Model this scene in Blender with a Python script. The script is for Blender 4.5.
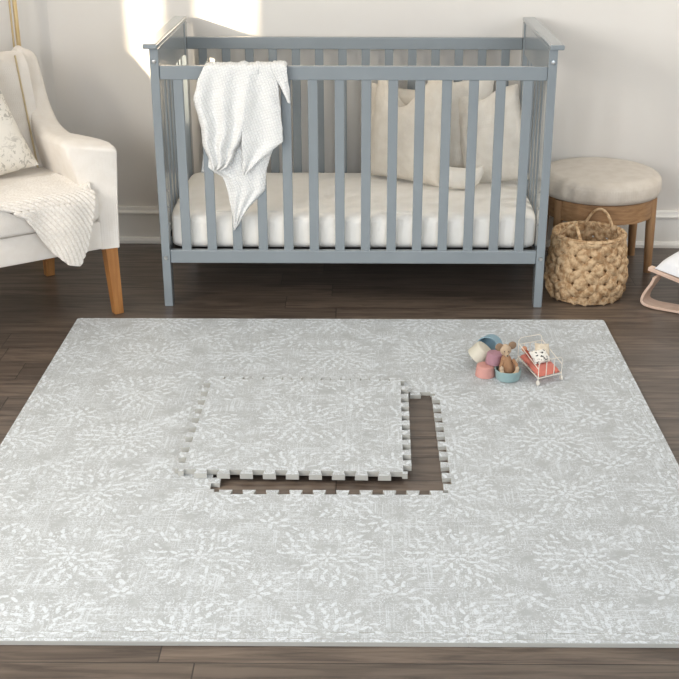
import bpy, bmesh, math, random
from mathutils import Vector, Matrix, noise
R = math.radians
PI = math.pi
sc = bpy.context.scene
for o in list(bpy.data.objects):
    bpy.data.objects.remove(o)
C = sc.collection

# ------------------------------------------------------------------ camera
cam_d = bpy.data.cameras.new('camera')
cam = bpy.data.objects.new('camera', cam_d)
C.objects.link(cam)
sc.camera = cam
F_PX, PITCH, YAW, ROLL = 1190.62, 0.389, -0.0033, 0.0023
cam_d.sensor_fit = 'HORIZONTAL'
cam_d.sensor_width = 36.0
cam_d.lens = F_PX / 679 * 36
cam_d.shift_x = -17.14 / 679
cam_d.clip_start = 0.05
cam.location = (0.0695, -2.0433, 1.5267)
_r = Vector((math.cos(YAW), -math.sin(YAW), 0))
_f = Vector((math.sin(YAW) * math.cos(PITCH), math.cos(YAW) * math.cos(PITCH), -math.sin(PITCH)))
_u = _r.cross(_f)
_r2 = _r * math.cos(ROLL) + _u * math.sin(ROLL)
_u2 = _u * math.cos(ROLL) - _r * math.sin(ROLL)
cam.rotation_euler = Matrix((_r2, _u2, -_f)).transposed().to_euler()

# ------------------------------------------------------------------ world, lights, exposure
sc.view_settings.view_transform = 'Standard'
sc.view_settings.look = 'None'
sc.view_settings.gamma = 1.0
sc.view_settings.use_curve_mapping = False
sc.view_settings.exposure = 0.46
sc.cycles.use_denoising = True
sc.cycles.max_bounces = 8
sc.cycles.diffuse_bounces = 5
sc.cycles.sample_clamp_indirect = 6.0
sc.cycles.caustics_reflective = False
sc.cycles.caustics_refractive = False
wd = bpy.data.worlds.new('sky')
sc.world = wd
wd.use_nodes = True
bg = wd.node_tree.nodes['Background']
bg.inputs[0].default_value = (0.75, 0.87, 1.0, 1)
bg.inputs[1].default_value = 1.0


def area(name, loc, target, sx, sy, energy, col):
    d = bpy.data.lights.new(name, 'AREA')
    d.shape = 'RECTANGLE'
    d.size, d.size_y, d.energy, d.color = sx, sy, energy, col
    o = bpy.data.objects.new(name, d)
    C.objects.link(o)
    o.location = loc
    o.rotation_euler = (Vector(target) - Vector(loc)).to_track_quat('-Z', 'Y').to_euler()
    return o


# daylight by three windows, fill by two added ones; lights stand outside the openings
area('daylight_left_window', (-3.1, -2.45, 1.90), (0.4, 1.6, 0.8), 0.9, 1.0, 50, (0.93, 0.97, 1.0))
area('daylight_sunny_window', (-2.50, 0.12, 1.65), (0.0, 0.5, 0.7), 0.85, 1.2, 52, (1.0, 0.92, 0.80))
area('daylight_front_window', (1.55, -3.1, 1.6), (0.1, 0.8, 0.4), 1.5, 1.3, 36, (0.78, 0.89, 1.0))
area('added_right_fill', (2.6, 1.75, 1.55), (-0.6, 2.1, 0.85), 0.8, 1.2, 14, (1.0, 0.95, 0.87))  # added fill for the inner face of the crib's left end
area('added_front_left_fill', (-1.4, -3.1, 1.75), (-0.9, 2.7, 0.7), 0.9, 1.2, 31, (0.97, 0.97, 1.0))  # added fill to brighten the back wall left of the crib
# low sun shining through the sunny window: a distant narrow beam
SUN_D = Vector((0.56, 0.826, -0.17)).normalized()
sd = bpy.data.lights.new('low_sun', 'SPOT')
sd.energy = 60000
sd.color = (1.0, 0.83, 0.60)
sd.spot_size = R(3.15)
sd.spot_blend = 0.05
sd.shadow_soft_size = 0.24
so = bpy.data.objects.new('low_sun', sd)
C.objects.link(so)
so.location = Vector((-2.42, 0.22, 1.60)) - SUN_D * 16
so.rotation_euler = SUN_D.to_track_quat('-Z', 'Y').to_euler()


# ------------------------------------------------------------------ helpers
def tag(o, label=None, cat=None, group=None, kind=None):
    if label: o['label'] = label
    if cat: o['category'] = cat
    if group: o['group'] = group
    if kind: o['kind'] = kind
    return o


def thing(name, label, cat, loc=(0, 0, 0), rz=0.0, group=None):
    o = bpy.data.objects.new(name, None)
    o.empty_display_size = 0.05
    C.objects.link(o)
    o.location = loc
    o.rotation_euler = (0, 0, rz)
    return tag(o, label, cat, group)


def obj(name, bm, mat, parent=None, loc=None, rot=None, smooth=None, solid=0, bevel=0, subd=0):
    bmesh.ops.recalc_face_normals(bm, faces=bm.faces)
    me = bpy.data.meshes.new(name)
    bm.to_mesh(me)
    bm.free()
    o = bpy.data.objects.new(name, me)
    C.objects.link(o)
    me.materials.append(mat)
    if parent: o.parent = parent
    if loc is not None: o.location = loc
    if rot is not None: o.rotation_euler = rot
    if smooth is not None:
        for p in me.polygons: p.use_smooth = True
        if smooth < 180:
            me.set_sharp_from_angle(angle=R(smooth))
    if solid:
        m = o.modifiers.new('s', 'SOLIDIFY'); m.thickness = solid; m.offset = 0
    if bevel:
        m = o.modifiers.new('b', 'BEVEL'); m.width = bevel; m.segments = 2; m.limit_method = 'ANGLE'; m.angle_limit = R(40)
    if subd:
        m = o.modifiers.new('d', 'SUBSURF'); m.levels = subd; m.render_levels = subd
    return o


def box(bm, x0, x1, y0, y1, z0, z1, bev=0.0, seg=2):
    vs = [bm.verts.new((x, y, z)) for x in (x0, x1) for y in (y0, y1) for z in (z0, z1)]
    q = [(0, 1, 3, 2), (4, 6, 7, 5), (0, 4, 5, 1), (2, 3, 7, 6), (0, 2, 6, 4), (1, 5, 7, 3)]
    fs = [bm.faces.new([vs[i] for i in f]) for f in q]
    if bev:
        es = list({e for f in fs for e in f.edges})
        bmesh.ops.bevel(bm, geom=es, offset=bev, segments=seg, affect='EDGES', profile=0.5)
    return bm


def prism(bm, pts, z0, z1):
    """vertical prism over a 2D outline"""
    a = [bm.verts.new((x, y, z0)) for x, y in pts]
    b = [bm.verts.new((x, y, z1)) for x, y in pts]
    n = len(pts)
    bm.faces.new(b)
    bm.faces.new(a[::-1])
    for i in range(n):
        bm.faces.new((a[i], a[(i + 1) % n], b[(i + 1) % n], b[i]))
    return bm


def loft(bm, rings, closed_ring=True, caps=True, closed_path=False):
    vr = [[bm.verts.new(p) for p in r] for r in rings]
    n = len(rings[0])
    m = len(vr)
    for i in range(m if closed_path else m - 1):
        a, b = vr[i], vr[(i + 1) % m]
        for j in range(n if closed_ring else n - 1):
            bm.faces.new((a[j], a[(j + 1) % n], b[(j + 1) % n], b[j]))
    if caps and closed_ring and not closed_path:
        bm.faces.new(vr[0][::-1])
        bm.faces.new(vr[-1])
    return bm


def tube(bm, path, r, n=8, closed=False, flat=1.0, up=None):
    P = [Vector(p) for p in path]
    m = len(P)
    rings = []
    prev = None
    for i in range(m):
        if closed:
            t = (P[(i + 1) % m] - P[i - 1]).normalized()
        else:
            t = (P[min(i + 1, m - 1)] - P[max(i - 1, 0)]).normalized()
        if up is not None:
            ref = Vector(up(P[i])) if callable(up) else Vector(up)
        elif prev is None:
            ref = Vector((0, 0, 1)) if abs(t.z) < 0.9 else Vector((1, 0, 0))
        else:
            ref = prev
        a = (ref - t * ref.dot(t)).normalized()
        prev = a
        b = t.cross(a)
        rr = r[i] if isinstance(r, (list, tuple)) else r
        rings.append([P[i] + a * (math.cos(2 * PI * k / n) * rr * flat) + b * (math.sin(2 * PI * k / n) * rr) for k in range(n)])
    return loft(bm, rings, caps=True, closed_path=closed)


def lathe(bm, prof, n=32, c=(0, 0)):
    """prof: list of (r, z), r=0 allowed at the ends"""
    rows = []
    for r, z in prof:
        if r < 1e-6:
            rows.append([bm.verts.new((c[0], c[1], z))])
        else:
            rows.append([bm.verts.new((c[0] + r * math.cos(2 * PI * k / n), c[1] + r * math.sin(2 * PI * k / n), z)) for k in range(n)])
    for a, b in zip(rows, rows[1:]):
        for k in range(n):
            k2 = (k + 1) % n
            if len(a) == 1 and len(b) == 1: continue
            if len(a) == 1: bm.faces.new((a[0], b[k], b[k2]))
            elif len(b) == 1: bm.faces.new((a[k], b[0], a[k2]))
            else: bm.faces.new((a[k], b[k], b[k2], a[k2]))
    return bm


def grid(bm, fn, nu, nv):
    vs = [[bm.verts.new(fn(i / nu, j / nv)) for j in range(nv + 1)] for i in range(nu + 1)]
    for i in range(nu):
        for j in range(nv):
            bm.faces.new((vs[i][j], vs[i + 1][j], vs[i + 1][j + 1], vs[i][j + 1]))
    return bm


def ellipsoid(bm, c, r, n=16, m=10, rot=None):
    M = rot or Matrix.Identity(3)
    rows = []
    for j in range(m + 1):
        a = PI * j / m
        if j in (0, m):
            rows.append([bm.verts.new(Vector(c) + M @ Vector((0, 0, r[2] * math.cos(a))))])
        else:
            rows.append([bm.verts.new(Vector(c) + M @ Vector((r[0] * math.sin(a) * math.cos(2 * PI * k / n), r[1] * math.sin(a) * math.sin(2 * PI * k / n), r[2] * math.cos(a)))) for k in range(n)])
    for a, b in zip(rows, rows[1:]):
        for k in range(n):
            k2 = (k + 1) % n
            if len(a) == 1: bm.faces.new((a[0], b[k], b[k2]))
            elif len(b) == 1: bm.faces.new((a[k], b[0], a[k2]))
            else: bm.faces.new((a[k], b[k], b[k2], a[k2]))
    return bm


def lerp(a, b, t): return a + (b - a) * t


def interp(tab, x):
    if x <= tab[0][0]: return tab[0][1:]
    for p, q in zip(tab, tab[1:]):
        if x <= q[0]:
            t = (x - p[0]) / (q[0] - p[0])
            return [lerp(a, b, t) for a, b in zip(p[1:], q[1:])]
    return tab[-1][1:]


def nz(x, y=0.0, z=0.0): return noise.noise(Vector((x, y, z)))


BM = bmesh.new


# ------------------------------------------------------------------ materials
def lin(c):
    return tuple((v / 255 / 12.92) if v / 255 <= 0.04045 else ((v / 255 + 0.055) / 1.055) ** 2.4 for v in c) + (1,)


class Nd:
    """a node tree with arithmetic on sockets"""
    def __init__(self, name, rough=0.6, spec=0.3):
        self.m = bpy.data.materials.new(name)
        self.m.use_nodes = True
        self.t = self.m.node_tree
        self.b = self.t.nodes['Principled BSDF']
        self.b.inputs['Roughness'].default_value = rough
        self.b.inputs['Specular IOR Level'].default_value = spec

    def node(self, typ, **kw):
        n = self.t.nodes.new(typ)
        for k, v in kw.items(): setattr(n, k, v)
        return n

    def put(self, sock, v):
        if isinstance(v, S): self.t.links.new(v.s, sock)
        elif isinstance(v, bpy.types.NodeSocket): self.t.links.new(v, sock)
        else: sock.default_value = v

    def math(self, op, a, b=None, c=None):
        n = self.node('ShaderNodeMath', operation=op)
        self.put(n.inputs[0], a)
        if b is not None: self.put(n.inputs[1], b)
        if c is not None: self.put(n.inputs[2], c)
        return S(self, n.outputs[0])

    def coord(self, kind='Object'):
        return self.node('ShaderNodeTexCoord').outputs[kind]

    def sep(self, v):
        n = self.node('ShaderNodeSeparateXYZ')
        self.put(n.inputs[0], v)
        return [S(self, n.outputs[i]) for i in range(3)]

    def vec(self, x, y, z=0.0):
        n = self.node('ShaderNodeCombineXYZ')
        for i, v in enumerate((x, y, z)): self.put(n.inputs[i], v)
        return S(self, n.outputs[0])

    def vmath(self, op, a, b):
        n = self.node('ShaderNodeVectorMath', operation=op)
        self.put(n.inputs[0], a)
        self.put(n.inputs[1], b)
        return S(self, n.outputs[0])

    def noise(self, v, scale=5.0, detail=3.0, rough=0.5, dist=0.0):
        n = self.node('ShaderNodeTexNoise')
        self.put(n.inputs['Vector'], v)
        n.inputs['Scale'].default_value = scale
        n.inputs['Detail'].default_value = detail
        n.inputs['Roughness'].default_value = rough
        n.inputs['Distortion'].default_value = dist
        return S(self, n.outputs[0])

    def step(self, v, lo, hi):
        n = self.node('ShaderNodeMapRange', interpolation_type='SMOOTHSTEP')
        self.put(n.inputs[0], v)
        n.inputs[1].default_value, n.inputs[2].default_value = lo, hi
        return S(self, n.outputs[0])

    def mix(self, f, a, b):
        n = self.node('ShaderNodeMix', data_type='RGBA')
        self.put(n.inputs[0], f)
        self.put(n.inputs[6], a)
        self.put(n.inputs[7], b)
        return S(self, n.outputs[2])

    def color(self, v): self.put(self.b.inputs['Base Color'], v); return self
    def rough(self, v): self.put(self.b.inputs['Roughness'], v); return self

    def bump(self, h, strength=0.3, dist=0.002):
        n = self.node('ShaderNodeBump')
        n.inputs['Strength'].default_value = strength
        n.inputs['Distance'].default_value = dist
        self.put(n.inputs['Height'], h)
        self.t.links.new(n.outputs[0], self.b.inputs['Normal'])
        return self

    def sheen(self, v):
        self.b.inputs['Sheen Weight'].default_value = v
        return self


class S:
    def __init__(self, n, s): self.n, self.s = n, s
    def __add__(self, o): return self.n.math('ADD', self, o)
    __radd__ = __add__
    def __sub__(self, o): return self.n.math('SUBTRACT', self, o)
    def __rsub__(self, o): return self.n.math('SUBTRACT', o, self)
    def __mul__(self, o): return self.n.math('MULTIPLY', self, o)
    __rmul__ = __mul__
    def __truediv__(self, o): return self.n.math('DIVIDE', self, o)
    def abs(self): return self.n.math('ABSOLUTE', self)
    def fract(self): return self.n.math('FRACT', self)
    def round(self): return self.n.math('ROUND', self)
    def sqrt(self): return self.n.math('SQRT', self)
    def lt(self, o): return self.n.math('LESS_THAN', self, o)
    def gt(self, o): return self.n.math('GREATER_THAN', self, o)
    def max(self, o): return self.n.math('MAXIMUM', self, o)
    def min(self, o): return self.n.math('MINIMUM', self, o)
    def sin(self): return self.n.math('SINE', self)
    def cos(self): return self.n.math('COSINE', self)
    def pow(self, o): return self.n.math('POWER', self, o)


def simple(name, c, c2=None, scale=30.0, rough=0.6, spec=0.3, bump=0.0, bdist=0.001, metal=0.0, sheen=0.0, stretch=(1, 1, 1)):
    m = Nd(name, rough, spec)
    v = m.coord()
    if stretch != (1, 1, 1):
        v = m.vmath('MULTIPLY', v, stretch)
    n = m.noise(v, scale, 4.0)
    c2 = c2 or tuple(int(x * 0.95) for x in c)
    m.color(m.mix(m.step(n, 0.3, 0.7), lin(c), lin(c2)))
    if bump: m.bump(n, bump, bdist)
    m.b.inputs['Metallic'].default_value = metal
    if sheen: m.sheen(sheen)
    return m.m


def weave_mat(name, c, c2, scale=900.0, bump=0.25, sheen=0.15):
    m = Nd(name, 0.9, 0.1)
    v = m.coord()
    x, y, z = m.sep(v)
    w = (x * scale).sin() * (y * scale).sin() + (z * scale).sin() * 0.6
    n = m.noise(v, 25.0, 3.0)
    m.color(m.mix(m.step(n, 0.35, 0.7), lin(c), lin(c2)))
    m.bump(w, bump, 0.0006)
    if sheen: m.sheen(sheen)
    return m.m


def wood_mat(name, c, c2, axis=(1, 1, 0.08), scale=40.0, rough=0.45):
    m = Nd(name, rough, 0.4)
    v = m.vmath('MULTIPLY', m.coord(), axis)
    n = m.noise(v, scale, 5.0, 0.6, 0.6)
    m.color(m.mix(m.step(n, 0.32, 0.68), lin(c), lin(c2)))
    m.bump(n, 0.08, 0.0005)
    return m.m


M_wall = simple('wall_paint', (223, 219, 213), (221, 216, 210), 3.0, 0.75, 0.2)
M_ceil = simple('ceiling_paint', (240, 238, 234), None, 3.0, 0.8, 0.2)
M_trim = simple('trim_paint', (240, 237, 231), (236, 233, 227), 6.0, 0.4, 0.4)
def crib_paint():
    m = simple('crib_paint', (137, 145, 150), (134, 142, 147), 8.0, 0.26, 0.5)
    b_ = m.node_tree.nodes['Principled BSDF']
    b_.inputs['Coat Weight'].default_value = 0.6
    b_.inputs['Coat Roughness'].default_value = 0.16
    return m


M_crib = crib_paint()
M_metal = simple('bolt_steel', (190, 190, 188), None, 50, 0.3, 0.5, metal=1.0)
M_brass = simple('brass', (216, 194, 150), (208, 184, 138), 30, 0.35, 0.5, metal=1.0)
M_sheet = weave_mat('crib_sheet', (244, 240, 233), (241, 237, 229), 1400, 0.1)
M_pil = weave_mat('linen_oat', (232, 224, 211), (225, 216, 202), 700, 0.35)
M_pil2 = weave_mat('linen_white', (233, 228, 219), (226, 220, 210), 700, 0.3)
M_chair = weave_mat('chair_linen', (233, 227, 219), (229, 222, 213), 800, 0.25)
M_stool = weave_mat('stool_boucle', (205, 196, 184), (198, 188, 175), 600, 0.35)
M_oak = wood_mat('oak', (190, 136, 82), (160, 108, 60))
M_oak2 = wood_mat('stool_wood', (166, 130, 94), (140, 106, 74))
M_oak2h = wood_mat('stool_wood_ring', (164, 128, 92), (138, 104, 72), (1, 1, 6), 14)
M_birch = wood_mat('birch', (226, 200, 182), (214, 184, 164), (0.3, 1, 1), 30)
M_white = weave_mat('bouncer_cotton', (236, 236, 238), (230, 230, 233), 800, 0.2)
M_dark = simple('black_gap', (20, 20, 20))


def throw_mat():
    m = Nd('knit_wool', 0.95, 0.05)
    v = m.coord()
    n = m.noise(v, 160.0, 3.0)
    m.color(m.mix(m.step(n, 0.3, 0.7), lin((234, 229, 222)), lin((220, 213, 204))))
    m.bump(n, 0.3, 0.001)
    return m.sheen(0.1).m


def muslin_mat():
    m = Nd('muslin', 0.95, 0.05)
    x, y, z = m.sep(m.coord())
    nn = m.noise(m.coord(), 18.0, 2.0)
    q = 330.0
    a = (x * 0.94 + z * 0.34) * q + nn * 5.0
    b = (z * 0.94 - x * 0.34) * q + nn * 5.0
    h = (a.sin().abs()).min(b.sin().abs())
    cr = m.noise(m.vmath('MULTIPLY', m.coord(), (90, 90, 30)), 1.0, 4.0)
    m.color(m.mix(m.step(h, 0.0, 0.5), lin((226, 226, 225)), lin((240, 240, 238))))
    m.bump(h * 0.8 + cr * 0.7, 0.7, 0.0035)
    n = m.b.inputs
    n['Subsurface Weight'].default_value = 0.0
    return m.m


def cushion_print():
    m = Nd('floral_print', 0.9, 0.1)
    v = m.coord()
    n = m.noise(v, 42.0, 5.0, 0.65, 1.5)
    n2 = m.noise(v, 9.0, 2.0)
    k = m.step(n, 0.52, 0.58) * m.step(n2, 0.38, 0.6)
    m.color(m.mix(k * 0.7, lin((234, 229, 219)), lin((164, 158, 148))))
    w = m.noise(v, 500.0, 2.0)
    m.bump(w, 0.3, 0.001)
    return m.m


def floor_mat():
    m = Nd('dark_planks', 0.35, 0.6)
    v = m.coord()
    x, y, z = m.sep(v)
    PW, PL = 0.127, 1.35
    row = m.math('FLOOR', (y + 0.055) / PW)
    fy = ((y + 0.055) / PW).fract()
    wn = m.node('ShaderNodeTexWhiteNoise', noise_dimensions='1D')
    m.put(wn.inputs['W'], row)
    off = S(m, wn.outputs[0])
    xx = x / PL + off * 7.3
    col = m.math('FLOOR', xx)
    fx = xx.fract()
    wn2 = m.node('ShaderNodeTexWhiteNoise', noise_dimensions='2D')
    m.put(wn2.inputs['Vector'], m.vec(row, col))
    rnd = S(m, wn2.outputs[0])
    ex = fx.min(1.0 - fx) * PL
    ey = fy.min(1.0 - fy) * PW
    gap = 1.0 - m.step(ex.min(ey), 0.0006, 0.0022)
    gv = m.vec(x * 2.2 + rnd * 31.0, y * 26.0, rnd * 17.0)
    g = m.noise(gv, 1.6, 6.0, 0.62, 0.9)
    g2 = m.noise(m.vec(x * 6.0 + rnd * 9.0, y * 160.0), 1.0, 3.0)
    base = m.mix(rnd, lin((92, 81, 72)), lin((122, 107, 94)))
    c = m.mix(m.step(g, 0.3, 0.75), base, lin((62, 52, 46)))
    c = m.mix(m.step(g2, 0.62, 0.8) * 0.35, c, lin((50, 40, 35)))
    c = m.mix(gap * 0.85, c, lin((26, 21, 19)))
    m.color(c)
    m.rough(m.step(g, 0.0, 1.0) * 0.16 + 0.26)
    m.bump(g * 0.35 + g2 * 0.25 - gap * 1.2, 0.25, 0.0015)
    return m.m


def tile_mat():
    m = Nd('foam_tile_print', 0.62, 0.3)
    v = m.coord()
    oi = m.node('ShaderNodeObjectInfo').outputs['Location']
    x0, y0, z0 = m.sep(v)
    vo = m.vmath('ADD', v, oi)                 # wear differs from tile to tile
    w = m.node('ShaderNodeTexNoise')
    m.put(w.inputs['Vector'], vo)
    w.inputs['Scale'].default_value = 38.0
    w.inputs['Detail'].default_value = 2.0
    wc = w.outputs['Color']
    wx, wy, wz = m.sep(wc)
    x = x0 + (wx - 0.5) * 0.009
    y = y0 + (wy - 0.5) * 0.009
    P = 0.30

    def medallion(ox, oy, rings):
        u = x + ox
        vv = y + oy
        u = u - (u / P).round() * P
        vv = vv - (vv / P).round() * P
        r = (u * u + vv * vv).sqrt()
        a = m.math('ARCTAN2', vv, u)
        tot = None
        for (r0, hr, n, ww, ph, tw) in rings:
            t = (a * (n / (2 * PI)) + ph + (r - r0) * tw).fract() - 0.5
            arc = t * r * (2 * PI / n)
            k = (r - r0) / hr
            e = (arc / ww) * (arc / ww) + k * k
            s = 1.0 - m.step(e, 0.75, 1.1)
            tot = s if tot is None else tot.max(s)
        return tot

    A = medallion(0, 0, [(0.015, 0.010, 6, 0.0045, 0.0, 6), (0.038, 0.012, 9, 0.0052, 0.3, -12), (0.063, 0.012, 14, 0.0052, 0.1, 11), (0.088, 0.012, 19, 0.0054, 0.6, -11), (0.114, 0.011, 24, 0.0052, 0.15, 10), (0.051, 0.0035, 18, 0.0035, 0.5, 0), (0.100, 0.0035, 30, 0.0035, 0.2, 0)])
    B = medallion(P / 2, P / 2, [(0.017, 0.012, 5, 0.006, 0.5, 0), (0.045, 0.013, 9, 0.006, 0.0, -9), (0.074, 0.012, 14, 0.0055, 0.3, 12)])

    def leaves(scale, L, W, seed):
        vn = m.node('ShaderNodeTexVoronoi', voronoi_dimensions='2D', feature='F1')
        p = m.vec(x + seed, y + seed * 0.7)
        m.put(vn.inputs['Vector'], p)
        vn.inputs['Scale'].default_value = scale
        d = m.vmath('SUBTRACT', m.vmath('MULTIPLY', p, (scale, scale, 0)), m.vmath('MULTIPLY', vn.outputs['Position'], (scale, scale, 0)))
        dx, dy, _ = m.sep(d)
        cr, cg, _ = m.sep(vn.outputs['Color'])
        an = cr * 6.283
        ca, sa = an.cos(), an.sin()
        lx = (dx * ca + dy * sa)
        ly = (dy * ca - dx * sa) + lx * lx * 0.6
        e = (lx / L) * (lx / L) + (ly / W) * (ly / W)
        return (1.0 - m.step(e, 0.75, 1.15)) * cg.gt(0.25)

    L1 = leaves(70.0, 0.46, 0.12, 3.1)
    L2 = leaves(118.0, 0.44, 0.14, 7.7)
    L3 = leaves(190.0, 0.40, 0.18, 1.9)
    d1 = m.noise(m.vmath('MULTIPLY', vo, (11.0, 15.0, 1)), 1.0, 3.0)
    d2 = m.noise(m.vmath('MULTIPLY', vo, (7.0, 9.0, 1)), 1.3, 2.0)
    d3 = m.noise(m.vmath('MULTIPLY', vo, (16.0, 16.0, 1)), 1.0, 2.0)
    rub = m.noise(m.vmath('MULTIPLY', vo, (120.0, 210.0, 1)), 1.0, 4.0, 0.65)
    hs = m.noise(m.vmath('MULTIPLY', vo, (7.0, 300.0, 1)), 1.0, 3.0)
    vs_ = m.noise(m.vmath('MULTIPLY', vo, (280.0, 6.0, 1)), 1.0, 3.0)
    scr = m.step(hs, 0.555, 0.60).max(m.step(vs_, 0.565, 0.61))
    scr = scr * m.step(d3, 0.42, 0.56)
    mot = (A * m.step(d1, 0.36, 0.48)).max(B * m.step(d2, 0.40, 0.54))
    bits = (L1 * m.step(d2, 0.44, 0.58)).max(L2 * m.step(d1, 0.42, 0.54)).max(L3 * m.step(d3, 0.34, 0.46) * 0.9)
    pat = mot.max(bits * 0.85).max(scr * 0.8)
    pat = pat * m.step(rub, 0.36, 0.47)
    patch = m.step(m.noise(vo, 14.0, 5.0, 0.7), 0.55, 0.66) * m.step(rub, 0.42, 0.56) * 0.6
    pat = pat.max(patch)
    # fine linen weave of the print's ground
    wv = ((x0 * 1500.0).sin() * 0.5 + (y0 * 1500.0).sin() * 0.5)
    ground = m.mix(m.step(m.noise(vo, 60.0, 3.0) + wv * 0.12, 0.3, 0.7), lin((170, 173, 174)), lin((178, 181, 182)))
    geo = m.node('ShaderNodeNewGeometry').outputs['Normal']
    _, _, nzz = m.sep(geo)
    c = m.mix(pat * 0.95, ground, lin((213, 218, 222)))
    c = m.mix(nzz.gt(0.6), lin((178, 176, 169)), c)      # plain foam at the cut edges
    m.color(c)
    m.bump(m.noise(v, 900.0, 2.0), 0.15, 0.0006)
    return m.m


M_throw, M_muslin, M_print, M_floor, M_tile = throw_mat(), muslin_mat(), cushion_print(), floor_mat(), tile_mat()

# ------------------------------------------------------------------ the room
ROT = -0.018
WY = 2.7515


def wally(x): return WY + ROT * x


XL, XR, YF, ZC = -2.42, 2.5, -3.0, 2.6
XC = -1.165                              # where the back wall meets the angled left wall
AX, AY = XL, wally(XC) - (XC - XL) * 0.36


def st(name, bm, m, parent=None, **k):
    o = obj(name, bm, m, parent, **k)
    if not parent: o['kind'] = 'structure'
    return o


b = BM()
box(b, XL - 0.3, XR + 0.3, YF - 0.3, 3.2, -0.08, 0.0)
st('floor', b, M_floor)
b = BM()
box(b, XL - 0.3, XR + 0.3, YF - 0.3, 3.2, ZC, ZC + 0.08)
st('ceiling', b, M_ceil)
b = BM()
prism(b, [(XC, wally(XC)), (XR + 0.1, wally(XR + 0.1)), (XR + 0.1, wally(XR) + 0.15), (XC - 0.05, wally(XC) + 0.15)], 0, ZC)
st('wall_back', b, M_wall)
# left wall: an angled stretch beside the back wall, then the long wall with two windows
W1 = (-2.35, -0.95, 1.0, 2.25)            # y0, y1, z0, z1
W2 = (-0.26, 0.41, 1.14, 2.25)
b = BM()
prism(b, [(XC, wally(XC)), (XC - 0.05, wally(XC) + 0.15), (AX - 0.1, AY + 0.12), (AX - 0.1, AY), (AX, AY)], 0, ZC)
for y0, y1, z0, z1 in [(W2[1], AY, 0, ZC), (W1[1], W2[0], 0, ZC), (YF, W1[0], 0, ZC),
                       (W1[0], W1[1], 0, W1[2]), (W1[0], W1[1], W1[3], ZC), (W2[0], W2[1], 0, W2[2]), (W2[0], W2[1], W2[3], ZC)]:
    box(b, XL - 0.06, XL, y0, y1, z0, z1)
st('wall_left', b, M_wall)
b = BM()
W4 = (1.3, 2.2, 0.9, 2.2)  # made-up opening that lets the right fill in
for y0, y1, z0, z1 in [(YF, W4[0], 0, ZC), (W4[1], wally(XR), 0, ZC), (W4[0], W4[1], 0, W4[2]), (W4[0], W4[1], W4[3], ZC)]:
    box(b, XR, XR + 0.06, y0, y1, z0, z1)
st('wall_right', b, M_wall)
W3 = (0.3, 2.3, 0.9, 2.3)
W5 = (-1.95, -0.85, 0.9, 2.35)  # opening invented for the front-left fill
b = BM()
for x0, x1, z0, z1 in [(XL - 0.06, W5[0], 0, ZC), (W5[1], W3[0], 0, ZC), (W5[0], W5[1], 0, W5[2]), (W5[0], W5[1], W5[3], ZC), (W3[1], XR + 0.1, 0, ZC), (W3[0], W3[1], 0, W3[2]), (W3[0], W3[1], W3[3], ZC)]:
    box(b, x0, x1, YF - 0.06, YF, z0, z1)
st('wall_front', b, M_wall)


def window(name, plane, a0, a1, z0, z1, cols, rows, midw=0.03):
    b = BM()
    t = 0.05

    def bar(p0, p1, q0, q1):
        if plane == 'r': box(b, XR - 0.012, XR + 0.05, p0, p1, q0, q1)
        elif plane == 'x': box(b, XL - 0.05, XL + 0.012, p0, p1, q0, q1)
        else: box(b, p0, p1, YF - 0.05, YF + 0.012, q0, q1)
    bar(a0 - t, a0, z0 - t, z1 + t); bar(a1, a1 + t, z0 - t, z1 + t)
    bar(a0, a1, z0 - t, z0); bar(a0, a1, z1, z1 + t)
    for i in range(1, cols):
        c = lerp(a0, a1, i / cols)
        bar(c - midw / 2, c + midw / 2, z0, z1)
    for j in range(1, rows):
        c = lerp(z0, z1, j / rows)
        bar(a0, a1, c - 0.012, c + 0.012)
    return st(name, b, M_trim)


window('window_1', 'x', *W1, 1, 2)
window('window_2', 'x', W2[0], W2[1], W2[2], W2[3], 1, 1)
b = BM()
box(b, XL - 0.05, XL + 0.012, 0.06, 0.20, W2[2], W2[3])
st('trim_1', b, M_trim)
window('window_3', 'y', *W3, 3, 2)
window('added_window_front_left', 'y', *W5, 2, 2)  # frame of the added front-left opening
window('added_window_right', 'r', *W4, 2, 2)  # frame of the added opening on the right


def base_profile(d0, z):
    return d0, z


def baseboard(name, p0, p1, n):
    """run from p0 to p1 along a wall whose inward normal is n: board, cap and shoe moulding"""
    prof = [(0, 0), (0.030, 0), (0.030, 0.012), (0.024, 0.022), (0.016, 0.025), (0.016, 0.122), (0.022, 0.126), (0.022, 0.132),
            (0.014, 0.140), (0.012, 0.152), (0, 0.154)]
    b = BM()
    rings = [[Vector((p[0] + n[0] * d, p[1] + n[1] * d, z)) for d, z in prof] for p in (p0, p1)]
    loft(b, rings)
    return st(name, b, M_trim)


baseboard('baseboard_back', (XC, wally(XC)), (XR, wally(XR)), (-ROT * 1.0, -1.0))
_n = Vector((0.36, -1, 0)).normalized()
baseboard('baseboard_left', (XC + 0.005, wally(XC)), (AX, AY), (_n.x, _n.y))

# ------------------------------------------------------------------ foam play mat: eight fixed tiles and the loose one
TP = 0.60
TX0, TY0 = -0.904, 0.0225
TT = 0.012
NT = 10


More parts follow.
